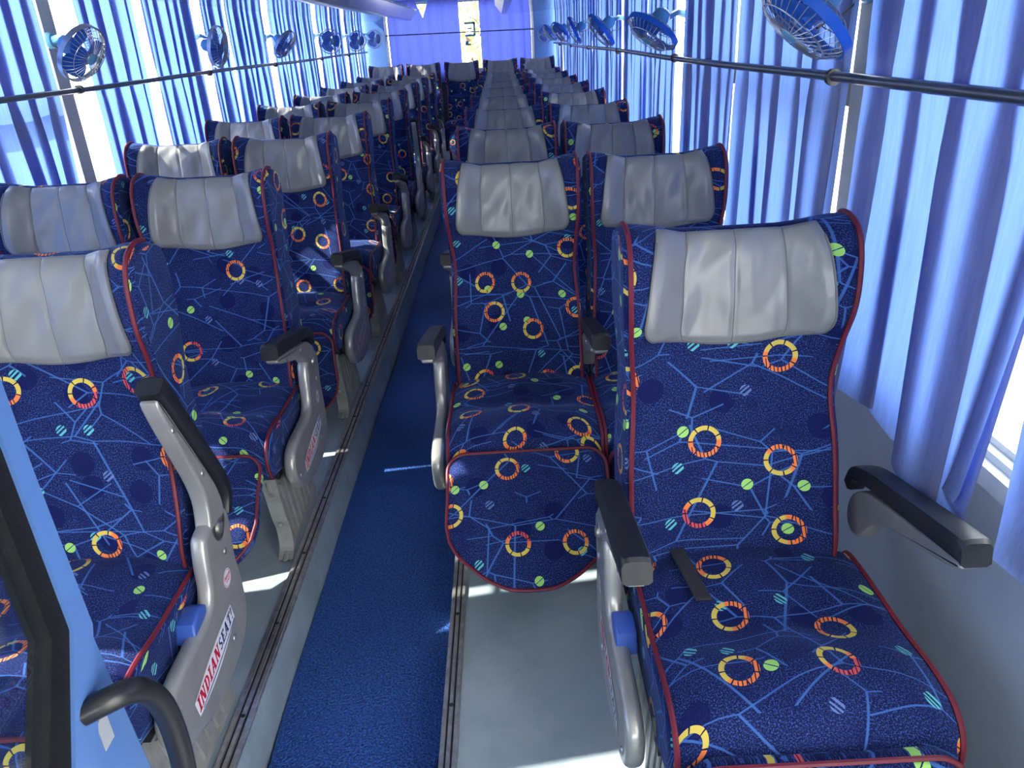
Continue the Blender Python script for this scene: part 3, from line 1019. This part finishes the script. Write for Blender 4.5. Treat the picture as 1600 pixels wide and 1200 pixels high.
def build_side(parent, s):
    """silver moulded end panel on the aisle side (s=+1: aisle at +x) with stickers and blue recline button"""
    xb = s * 0.247
    th = 0.034
    mb = MB(); mb.prism(PANEL, th, 0.013, 'x', xb - th / 2, rings=4)
    ob = mb.build('side_panel', M['silver'], parent, angle=60)
    xo = xb + s * (th / 2 + .0012)
    # long sticker: slanted strip with lettering reading along the lower edge
    o = Vector((-0.405, 0.268)); d = Vector((0.235, 0.040)); Ls = d.length; d.normalize(); nq = Vector((-d.y, d.x))
    if s < 0: o = Vector((-0.17, 0.310)); d = -d; nq = Vector((d.y, -d.x))
    P3 = lambda a, b_, e=0.0: (xo + s * e, (o + d * a + nq * b_).x, (o + d * a + nq * b_).y)
    mb = MB()
    top = [(Ls * t, .034 + .006 * math.sin(pi * t)) for t in [k / 10 for k in range(11)]]
    bot = [(Ls * t, -.006 - .014 * math.sin(pi * t)) for t in [k / 10 for k in range(11)]]
    mb.quad_grid([[P3(*p) for p in bot], [P3(*p) for p in top]], 11, 2)
    st = mb.build('sticker', M['white'], ob, smooth=False)
    st['label'] = 'white lettered sticker on the silver panel'
    red, w1 = text_polys('INDIAN', .032); blue, w2 = text_polys('SEAT!', .028)
    k = (Ls - .012) / (w1 + w2)
    mb = MB()
    for p in red: mb.face([P3(.004 + a * k, .000 + b_, .0006) for a, b_ in p])
    mb.build('red_lettering', M['red'], ob, smooth=False)
    mb = MB()
    for p in blue: mb.face([P3(.006 + w1 * k + a * k, .002 + b_, .0006) for a, b_ in p])
    ra = [P3(Ls * (.08 + .9 * t), -.006 - .006 * math.sin(pi * t), .0006) for t in [q / 10 for q in range(11)]]
    rb = [P3(Ls * (.08 + .9 * t), -.0035 - .005 * math.sin(pi * t), .0006) for t in [q / 10 for q in range(11)]]
    mb.quad_grid([ra, rb], 11, 2)
    mb.build('navy_lettering', M['navy'], ob, smooth=False)
    # round sticker
    mb = MB(); cy, cz = -0.158, 0.398
    disc = lambda r, e, n=28: [(xo + s * e, cy + r * math.cos(2 * pi * q / n), cz + r * 1.0 * math.sin(2 * pi * q / n)) for q in range(n)]
    mb.face(disc(.021, 0)); mb.build('sticker', M['white'], ob, smooth=False)
    mb = MB()
    mb.quad_grid([disc(.0185, .0005), disc(.0175, .0005)], 28, 2, closed_u=True)
    for word, dz, h in (('INDIAN', .001, .0075), ('SEAT', -.008, .0065)):
        pl, w = text_polys(word, h, .1)
        for p in pl: mb.face([(xo + s * .0006, cy + s * (a - w / 2) * (.030 / w if w > .030 else 1), cz + b_ + dz) for a, b_ in p])
    mb.build('red_lettering', M['red'], ob, smooth=False)
    for yy, zz in ((-.135, .452), (-.462, .285), (-.19, .262)):
        sc = MB(); sc.lathe([(0.0001, .0015), (.006, .0025), (.008, 0)], 10)
        sc.v = [(xb + s * (th / 2 + z_), yy + x_, zz + y_) for x_, y_, z_ in sc.v]
        sc.build('screw', M['bolt'], ob)
    # recline button on the shoulder of the panel
    mb = MB()
    bo = [(-.328, .372), (-.318, .412), (-.275, .420), (-.252, .408), (-.258, .366), (-.30, .355)]
    mb.prism(bo, .040, .006, 'x', xb - s * .012 - .020)
    mb.build('recline_button', M['button'], parent, angle=50)
    return ob


def build_leg(parent, s):
    """cast pedestal plate with ribs on the aisle side"""
    x = s * 0.178
    outl = catmull([(-0.50, 0.30), (-0.482, 0.21), (-0.470, 0.15), (-0.452, 0.09), (-0.458, 0.035), (-0.50, 0.012), (-0.47, 0.0), (-0.40, 0.0), (-0.30, 0.0), (-0.18, 0.0), (-0.10, 0.004), (-0.115, 0.06), (-0.15, 0.13), (-0.19, 0.20), (-0.215, 0.30), (-0.35, 0.305)], 3, True)
    outl = [tuple(p) for p in outl]
    mb = MB(); mb.prism(outl, .016, .004, 'x', x - .008)
    for k in range(6):
        y0 = -0.40 + k * .042
        mb.tube([(x + s * .009, y0 - .02 + .03, .035), (x + s * .009, y0 - .035, .245)], .0055, 5)
    ob = mb.build('pedestal', M['leg'], parent, angle=45)
    mb = MB()
    fl = catmull([(-0.50, 0.30), (-0.482, 0.21), (-0.470, 0.15), (-0.452, 0.09), (-0.458, 0.035), (-0.49, 0.012)], 4)
    rows = [[(x + dx, p.x + dy, p.y) for dx, dy in ((-.022, -.004), (.022, -.004), (.022, .008), (-.022, .008))] for p in fl]
    mb.quad_grid(rows, 4, len(rows), closed_u=True); mb.face(rows[0]); mb.face(rows[-1][::-1])
    mb.build('front_flange', M['leg'], ob, smooth=False)
    for zz, yy in ((.245, -.493), (.125, -.468), ):
        sc = MB(); sc.lathe([(0.0001, .004), (.006, .004), (.008, 0)], 8)
        sc.v = [(x + x_, yy - .003 - z_, zz + y_) for x_, y_, z_ in sc.v]
        sc.build('bolt', M['bolt'], ob)
    return ob


def build_base(parent, s, aisle):
    mb = MB()
    for y in (-.46, -.20): mb.box(-.205, .205, y - .018, y + .018, .285, .322)
    mb.box(-.20, -.17, -.50, -.10, .300, .330); mb.box(.17, .20, -.50, -.10, .300, .330)
    if not aisle:       # wall-side bracket and floor foot
        mb.box(-s * .205 - .012, -s * .205 + .012, -.47, -.18, .26, .32)
        mb.box(-s * .19 - .012, -s * .19 + .012, -.36, -.33, 0.0, .29); mb.box(-s * .19 - .02, -s * .19 + .02, -.42, -.26, 0.0, .012)
    else:
        mb.box(-s * .19 - .012, -s * .19 + .012, -.36, -.33, 0.0, .29); mb.box(-s * .19 - .02, -s * .19 + .02, -.42, -.26, 0.0, .012)
    return mb.build('base_frame', M['frame'], parent, smooth=False)


PARTS = {}


def make_seat(s, aisle, raised=0.0, legang=80, far_arm=False, belt=False, mid_arm=False):
    """s: +1 aisle lies to +x, -1 aisle lies to -x"""
    r = empty('coach_seat')
    def shared(key, fn):
        if key in PARTS: return copy_tree(PARTS[key], r)
        PARTS[key] = fn(); return PARTS[key]
    shared('back', lambda: build_backrest(r, M['fabric']))
    shared('head', lambda: build_headrest(r, M['leather']))
    shared('cush', lambda: build_cushion(r, M['fabric']))
    shared('leg%g' % legang, lambda: build_legrest(r, M['fabric'], legang))
    shared('base%d%d' % (s, aisle), lambda: build_base(r, s, aisle))
    if aisle:
        shared('side%d' % s, lambda: build_side(r, s))
        shared('ped%d' % s, lambda: build_leg(r, s))
        shared('arm%d_%g' % (s, raised), lambda: build_arm(r, s * .247, raised, s))
    if mid_arm:
        shared('mid%d' % s, lambda: build_arm(r, s * .213, 0, s))
    if far_arm:
        build_arm(r, -s * .262, 0, -s)
    if belt:
        mb = MB()
        pts = [(-.072, -.175), (-.072, -.235), (-.070, -.295)]
        mb.box(-.115, -.087, -.300, -.150, .4605, .4665)
        for i, v in enumerate(mb.v): mb.v[i] = (v[0] + (v[1] + .22) * -.12, v[1], v[2] + .004)
        o = mb.build('seat_belt', M['dark_bolt'], r, smooth=False); o['label'] = 'short dark metal belt tongue lying on the cushion'
    return r


ORD = ['', 'first', 'second', 'third', 'fourth', 'fifth', 'sixth', 'seventh', 'eighth', 'ninth']
GL, GR, GB = 'blue patterned coach seats left of the aisle', 'blue patterned coach seats right of the aisle', 'blue patterned seats across the rear row'
seatL = {}; seatR = {}
XLI, XLO, XRI, XRO = -0.906, -1.348, 0.0155, 0.442


def put(o, x, y, z, label, group):
    o.location = (x, y, z); tag(o, label, 'seat', group)
    return o


def yl(i): return 1.49 if i == 1 else 0.50 + 0.95 * i
def yr(i): return 1.405 if i == 1 else 0.527 + 0.9093 * i


p1 = put(make_seat(1, True, 50, 80), XLI, yl(1), 0, 'front left seat with its armrest raised upright, beside the blue framed glass partition', GL)
p2 = put(make_seat(1, True, 0, 38), XLI, yl(2), 0, 'aisle seat left of the carpet with leg rest tilted out, right behind the raised armrest', GL)
pA = None
for i in range(3, 10):
    if i in (6,):
        o = make_seat(1, True, 60, 80); lab = 'sixth left aisle seat from the front, its armrest raised upright'
    else:
        o = make_seat(1, True, 0, 80) if pA is None else copy_tree(pA)
        pA = pA or o
        lab = 'blue patterned aisle seat left of the carpet, %s row from the front' % ORD[i]
        if i == 3: lab = 'third left aisle seat from the front, sunlit lap behind a lowered black armrest'
        if i == 9: lab = 'rearmost left aisle seat ahead of the back bench row'
    put(o, XLI, yl(i), 0, lab, GL)
pW = None
for i in range(2, 10):
    o = make_seat(1, False, 0, 80) if pW is None else copy_tree(pW)
    pW = pW or o
    lab = 'blue patterned window seat against the left curtains, %s row from the front' % ORD[i]
    if i == 2: lab = 'window seat cut by the left photo edge, below the nearest left fan'
    put(o, XLO, yl(i), 0, lab, GL)
r1 = put(make_seat(-1, True, 0, 72, True, True), 0.413, yr(1), 0, 'large nearest front right seat with a metal belt tongue lying on its cushion', GR)
for ch in r1.children:
    if ch.name.split('.')[0] == 'seat_cushion': ch.scale = (1.05, 1.07, 1.0); ch.location = (0.020, 0.010, 0)
    if ch.name.split('.')[0] == 'leg_rest': ch.location = (0.015, -0.040, 0.004)
    if ch.name.split('.')[0] in ('backrest', 'headrest_cover'): ch.scale = (1.045, 1.0, 1.0)
r2 = put(make_seat(-1, True, 0, 38), XRI, yr(2), 0, 'aisle seat right of the carpet with leg rest folded out over bare floor', GR)
pB = None
for i in range(3, 10):
    o = make_seat(-1, True, 0, 80) if pB is None else copy_tree(pB)
    pB = pB or o
    lab = 'blue patterned aisle seat right of the carpet, %s row from the front' % ORD[i]
    if i == 9: lab = 'rearmost right aisle seat ahead of the back bench row'
    put(o, XRI, yr(i), 0, lab, GR)
pV = None
for i in range(2, 10):
    o = make_seat(-1, False, 0, 80, mid_arm=True) if pV is None else copy_tree(pV)
    pV = pV or o
    lab = 'blue patterned window seat against the right curtains, %s row from the front' % ORD[i]
    if i == 2: lab = 'right window seat with shiny grey headrest just behind the nearest right seat'
    put(o, XRO, yr(i), 0, lab, GR)
for x, lab in ((-1.35, 'rear row seat in the left back corner below the rear panel'), (-0.905, 'rear row seat second from the left back corner'), (-0.445, 'rear row seat in the middle facing straight down the aisle'),
               (0.02, 'rear row seat just right of the middle aisle-end seat'), (0.465, 'rear row seat in the right back corner beside the right curtains')):
    o = copy_tree(pW)
    put(o, x, 9.96, 0.08, lab, GB)


# ---------------------------------------------------------------- curtains, rods
def curtain(side, ya, yb, label, seed, zb=0.70, flare=0.0, folds=None, ztop=1.84, tight=1.0, part=0.0):
    r = random.Random(seed)
    s = 1 if side == 'left' else -1
    xw = (XL + 0.042) if s > 0 else (XR - 0.056)
    w = yb - ya
    N = folds or max(3, int(round(w / 0.135)))
    nu = N * 12 + 1; nv = 22
    ph = r.uniform(0, 6.28)
    am = [r.uniform(.45, 1.3) for _ in range(N + 2)]
    sh = [r.uniform(-.28, .28) for _ in range(N + 2)]
    rows = []
    zr = 1.315
    for j in range(nv):
        t = j / (nv - 1); z = ztop + (zb - ztop) * t
        below = max(0, (zr - z) / (zr - zb))
        near = math.exp(-((z - zr) / .07) ** 2)
        row = []
        for i in range(nu):
            q = i / (nu - 1) * N
            k = int(q); fr = q - k
            a = (am[k] * (1 - fr) + am[k + 1] * fr)
            st = sh[k] * (1 - fr) + sh[k + 1] * fr
            ang = 2 * pi * q + ph * 0
            back = 2.9 * a * tight * (1 - .15 * near)
            y = q / N + back / (2 * pi * N) * math.sin(ang) + st / N * (0.4 + 1.2 * below)
            d = 0.0058 * a * math.cos(ang + .3) + .007 * (1 - .5 * near) * (1 + .6 * below) * math.sin(2.3 * q + seed + 1.5 * t) + .003 * math.sin(5.1 * q + 4 * t)
            lean = 0.02 * math.sin(q * .9 + seed) * below
            yy = ya + w * y + lean - part * below ** 1.5 * (q / N) ** 2
            xx = xw + s * (0.004 + d + flare * below ** 1.7 * (0.6 + .4 * math.sin(q * 1.3 + seed)))
            zz = z
            if j == nv - 1: zz += 0.02 * math.sin(q * 1.7 + seed) * (1 + 3 * flare * 8)
            # stay outside the window plane
            row.append((xx, yy, zz))
        rows.append(row)
    mb = MB(); mb.quad_grid(rows, nu, nv)
    o = mb.build('curtain', M['curtain'], None, angle=180)
    tag(o, label, 'curtain', 'blue curtains on the %s windows' % side)
    return o


PN = ['', 'first', 'second', 'third', 'fourth', 'fifth', 'sixth', 'seventh', 'eighth']
# left: two panels per bay, a gap at the pillar and one in the middle
for k in range(1, len(PIL_L) - 1):
    a, b_ = PIL_L[k], PIL_L[k + 1]
    mid = {1: 0.90, 2: 2.40, 3: 3.96, 4: 5.20, 5: 6.85, 6: 8.40, 7: 9.80}[k]
    g0 = {3: .17, 2: .14}.get(k, .12)
    hg = {1: .028, 2: .02, 3: .04, 4: .035}.get(k, .035)
    e1 = {1: 1.53, 2: 3.10}.get(k, b_ - .05)
    if k >= 2:
        curtain('left', a + g0, mid - hg, 'blue curtain just behind the %s left window post from the front' % ORD[k - 1], 10 + k)
    else:
        curtain('left', a + g0, mid - hg, 'blue curtain at the front left corner beside the glass partition', 10 + k)
    curtain('left', mid + hg, e1, ('blue curtain just ahead of the %s left window post from the front' % ORD[k]) if k < 7 else 'blue curtain at the rear left corner of the bus', 30 + k)
for k in range(1, len(PIL_R) - 1):
    a, b_ = PIL_R[k], PIL_R[k + 1]
    mid = (a + b_) / 2
    if k == 1:
        curtain('right', 0.24, 0.99, 'nearest right curtain flaring out at the photo edge', 51, zb=.68, flare=.04, folds=5, part=.05)
        curtain('right', 0.965, 1.63, 'wide right curtain hanging over the window armrest of the nearest seat', 52, zb=.655, flare=.035, folds=5)
        continue
    curtain('right', a + {2: -.03, 3: .11}.get(k, .08), mid - .008, 'blue curtain just behind the %s right window post from the front' % ORD[k - 1], 60 + k)
    curtain('right', mid + .008, b_ - .05, ('blue curtain just ahead of the %s right window post from the front' % ORD[k]) if k < 7 else 'blue curtain at the rear right corner of the bus', 80 + k)


def rear_curtain(xa, xb, label, seed, notch=False):
    r = random.Random(seed); w = xb - xa; N = max(3, int(w / .14)); nu = N * 10 + 1; nv = 16
    am = [r.uniform(.3, .9) for _ in range(N + 2)]
    rows = []
    for j in range(nv):
        t = j / (nv - 1); row = []
        for i in range(nu):
            q = i / (nu - 1) * N; k = int(q); fr = q - k
            a = am[k] * (1 - fr) + am[k + 1] * fr
            ang = 2 * pi * q
            x = xa + w * (q / N + .9 * a / (2 * pi * N) * math.sin(ang) )
            y = YB - .055 + .018 * a * math.cos(ang) + .004 * math.sin(4 * t + q)
            zt = 1.88
            if notch: zt -= 0.20 * max(0, 1 - abs(x + .90) / .085)
            row.append((x, y, zt + (0.93 - zt) * t))
        rows.append(row)
    mb = MB(); mb.quad_grid(rows, nu, nv)
    tag(mb.build('curtain', M['curtain_rear'], None, angle=180), label, 'curtain', 'blue curtains on the rear window')


rear_curtain(-1.345, -0.455, 'wide violet-blue curtain over the left part of the rear window', 3, True)
rear_curtain(-0.205, 0.425, 'violet-blue curtain over the right part of the rear window', 5)


def rod(side, label):
    s = 1 if side == 'left' else -1
    x = XL + .078 if s > 0 else XR - .094
    pil = PIL_L if s > 0 else PIL_R
    zz = 1.318 if s > 0 else 1.306
    t = empty('curtain_rod', (x, 0.2, zz), label, 'curtain rod', 'dark curtain rods')
    mb = MB(); mb.tube([(0, k * .8 , .004 * math.sin(k * 1.3) + .0008 * k) for k in range(0, 14)][:13] + [(0, YB - .12 - .2, .010)], .0105, 10)
    mb.build('pole', M['rod'], t)
    for y in pil[1:-1]:
        mb = MB()
        mb.tube([(0, y - .2 - .008, 0.002), (0, y - .2 + .008, 0.002)], .017, 10)
        mb.tube([(-s * (.078 if s > 0 else .094), y - .2, .0), (0, y - .2, .0)], .007, 6)
        mb.build('bracket', M['dark_bolt'], t)
    return t


rod('left', 'dark curtain rod running along the left windows')
rod('right', 'dark curtain rod running along the right windows')
t = empty('curtain_rod', (RWX0, YB - .095, 1.50), 'thin dark rod across the rear window curtains', 'curtain rod', 'dark curtain rods')
mb = MB(); mb.tube([(.0, 0, 0), (RWX1 - RWX0, 0, -.015)], .007, 8); mb.build('pole', M['rod'], t)
for xx, zz in ((.0, 0), (RWX1 - RWX0, -.015)):
    mb = MB(); mb.tube([(xx, 0, zz), (xx, .045, zz)], .010, 8); mb.build('bracket', M['dark_bolt'], t)


# ---------------------------------------------------------------- fans
FAN_MESH = {}


def fan_parts(head, rim_mat):
    R = .101
    def cage(sign, depth, name):
        mb = MB()
        n = 34
        prof = [(.020, depth), (.048, depth * .96), (.075, depth * .78), (R - .004, depth * .35), (R, 0.004)]
        for k in range(n):
            a = 2 * pi * k / n
            mb.tube([(r * math.cos(a), r * math.sin(a), sign * z) for r, z in prof], .0010, 4, cap=False)
        for r, z in ((R, .004), (.075, depth * .78), (.020, depth)):
            mb.tube([(r * math.cos(2 * pi * q / 36), r * math.sin(2 * pi * q / 36), sign * z) for q in range(36)], .0022 if r == R else .0014, 5, closed=True)
        return mb.build(name, M['wire'], head)
    fc = cage(1, .042, 'front_cage'); cage(-1, .032, 'rear_cage')
    mb = MB(); mb.lathe([(0.0001, .046), (.014, .046), (.019, .042), (.019, .037), (0.0001, .036)], 24)
    mb.build('centre_cap', M['fan_teal'], fc)
    mb = MB(); mb.lathe([(R + .001, -.010), (R + .004, -.010), (R + .004, .010), (R + .001, .010), (R + .001, -.010)], 40)
    mb.build('rim', rim_mat, head)
    mb = MB()
    mb.lathe([(0.0001, .012), (.018, .010), (.022, .0), (.022, -.012), (0.0001, -.014)], 20)
    for k in range(3):
        a0 = 2 * pi * k / 3
        rows = []
        for i in range(8):
            r = .018 + (.088 - .018) * i / 7; row = []
            wd = .35 + .62 * math.sin(pi * min(1, (i + 1) / 8.5)) ** .7
            for j in range(7):
                q = -1 + 2 * j / 6; a = a0 + q * wd
                row.append((r * math.cos(a), r * math.sin(a), q * .011))
            rows.append(row)
        lo = [[(x, y, z - .0018) for x, y, z in row] for row in rows]
        mb.quad_grid(rows, 7, 8); mb.quad_grid(lo, 7, 8, flip=True)
        mb.quad_grid([rows[-1], lo[-1]], 7, 2); mb.quad_grid([[r_[0] for r_ in rows], [r_[0] for r_ in lo]], 8, 2); mb.quad_grid([[r_[-1] for r_ in rows], [r_[-1] for r_ in lo]], 8, 2)
    mb.build('blades', M['fan_blue'], head)


def make_fan(s):
    t = empty('wall_fan')
    mb = MB(); mb.lathe([(0.0001, .016), (.024, .014), (.032, .004), (.032, 0), (0.0001, 0)], 20)
    mb.v = [(s * z, x, y) for x, y, z in mb.v]
    mb.build('wall_mount', M['fan_teal'], t)
    hx, hy, hz = s * .175, -.135, -.05
    mb = MB(); mb.tube([(s * .01, 0, 0), (s * .06, -.02, .012), (s * .12, -.075, -.01), (hx * .92, hy * .9, hz * .7)], [.014, .012, .012, .013], 8)
    mb.build('bracket', M['fan_teal'], t)
    mb = MB(); mb.lathe([(0.0001, -.020), (.024, -.022), (.032, -.034), (.034, -.055), (.028, -.078), (.016, -.088), (0.0001, -.089)], 24)
    h = mb.build('motor_housing', M['fan_teal'], t)
    h.location = (hx, hy, hz)
    fan_parts(h, M['wire'] if s > 0 else M['fan_blue'])
    mb = MB(); mb.tube([(s * .02, -.01, -.02), (s * .05, .0, -.05), (s * .09, -.05, -.055), (hx * .8, hy * .8, hz - .02)], .0022, 5)
    mb.build('cord', M['cord'], t)
    return t


def aim(fan, n):
    for ch in fan.children:
        if ch.name.split('.')[0] == 'motor_housing':
            ch.rotation_euler = Vector(n).normalized().to_track_quat('Z', 'Y').to_euler()


FL, FR = 'wall fans on the left window posts', 'wall fans on the right window posts'
proto = None
for i, (y, z, n) in enumerate([(3.165, 1.495, (.82, -.22, -.52)), (4.64, 1.50, (.95, -.12, -.18)), (6.06, 1.50, (.75, -.25, -.62)), (7.68, 1.51, (.45, -.85, -.25)), (9.10, 1.505, (.5, -.80, -.35)), (10.38, 1.52, (.55, -.8, -.1))]):
    f = make_fan(1) if proto is None else copy_tree(proto)
    proto = proto or f
    f.location = (XL + .028, y, z); aim(f, n)
    tag(f, ['nearest left fan, chrome cage tilted towards the aisle', 'second left fan from the front, seen nearly edge-on', 'third left fan from the front, tipped sharply downwards', 'fourth left fan from the front, facing down the bus', 'fifth left fan from the front, next to the last', 'last left fan beside the pale blue rear corner panel'][i], 'fan', FL)
protoR = None
for i, (y, z, n) in enumerate([(1.735, 1.475, (-.66, -.02, -.72)), (3.30, 1.46, (-.55, -.20, -.80)), (4.86, 1.475, (-.75, -.05, -.62)), (6.45, 1.485, (-.86, .12, -.42)), (7.95, 1.48, (-.70, -.35, -.62)), (9.40, 1.48, (-.72, -.10, -.60)), (10.40, 1.47, (-.45, -.88, -.1))]):
    f = make_fan(-1) if protoR is None else copy_tree(protoR)
    protoR = protoR or f
    f.location = (XR - .034, y, z); aim(f, n)
    tag(f, ['nearest right fan with bright blue rim, cut by the photo top', 'second right fan from the front, tipped down over the curtain rod', 'third right fan from the front', 'fourth right fan from the front, seen nearly edge-on', 'fifth right fan from the front, silver blades showing', 'sixth right fan from the front, next to the last', 'last right fan beside the blue rear corner panel'][i], 'fan', FR)

# ---------------------------------------------------------------- driver's cabin partition at the front left
XP = -0.42
t = empty('glass_partition', (XP, 0.58, -0.0), 'blue metal partition with black sealed glass at the front left', 'partition')
P = lambda y, z, dx=0: (XP + dx, y, z)
def strip(pa, pb, th, dx, name, mat):
    mb = MB(); n = len(pa)
    rows = [[(dx - th, y - .58, z) for y, z in pa], [(dx, y - .58, z) for y, z in pa], [(dx, y - .58, z) for y, z in pb], [(dx - th, y - .58, z) for y, z in pb]]
    rows.append(rows[0])
    mb.quad_grid(rows, n, 5)
    mb.face([r[0] for r in rows[:4]]); mb.face([r[-1] for r in rows[:4]])
    return mb.build(name, mat, t, smooth=True, angle=30)
outer = [(.578, 1.90), (.578, 1.10), (.583, .928), (.520, .790), (.43, .60)]
inner = [(.555, 1.90), (.556, 1.10), (.556, .945), (.490, .822), (.395, .62)]
inner2 = [(.530, 1.90), (.532, 1.10), (.532, .955), (.462, .842), (.368, .64)]
strip(outer, inner, .035, .0, 'frame', M['part_blue'])
strip(inner, inner2, .022, -.004, 'rubber_seal', M['rubber'])
mb = MB()
gl = [(.535, 1.90), (.535, 1.10), (.535, .955), (.465, .840), (.372, .64), (-.4, .64), (-.4, 1.90)]
mb.face([(-.012, y - .58, z) for y, z in gl]); mb.face([(-.016, y - .58, z) for y, z in gl][::-1])
mb.build('glass_pane', M['part_glass'], t, smooth=False)
mb = MB()
lp = [(.583, .928), (.592, .85), (.604, .709), (.612, .40), (.612, 0.0), (-.4, 0.0), (-.4, .62), (.43, .60), (.520, .790)]
mb.prism([(y - .58, z) for y, z in lp], .03, .003, 'x', -.036)
lowp = mb.build('lower_panel', M['part_blue'], t, smooth=False)
mb = MB(); mb.box(-.0055, -.0045, -.034, -.016, .80, .835); mb.build('sticker', M['alu'], lowp, smooth=False)
mb = MB()
hp = catmull([(-.004, -.046, .864), (.018, -.034, .868), (.029, -.014, .858), (.034, .006, .828), (.034, .018, .78), (.032, .020, .72), (.024, .020, .67), (-.004, .018, .64)], 4)
mb.tube(hp, .0125, 12); mb.build('handle', M['handle'], t)
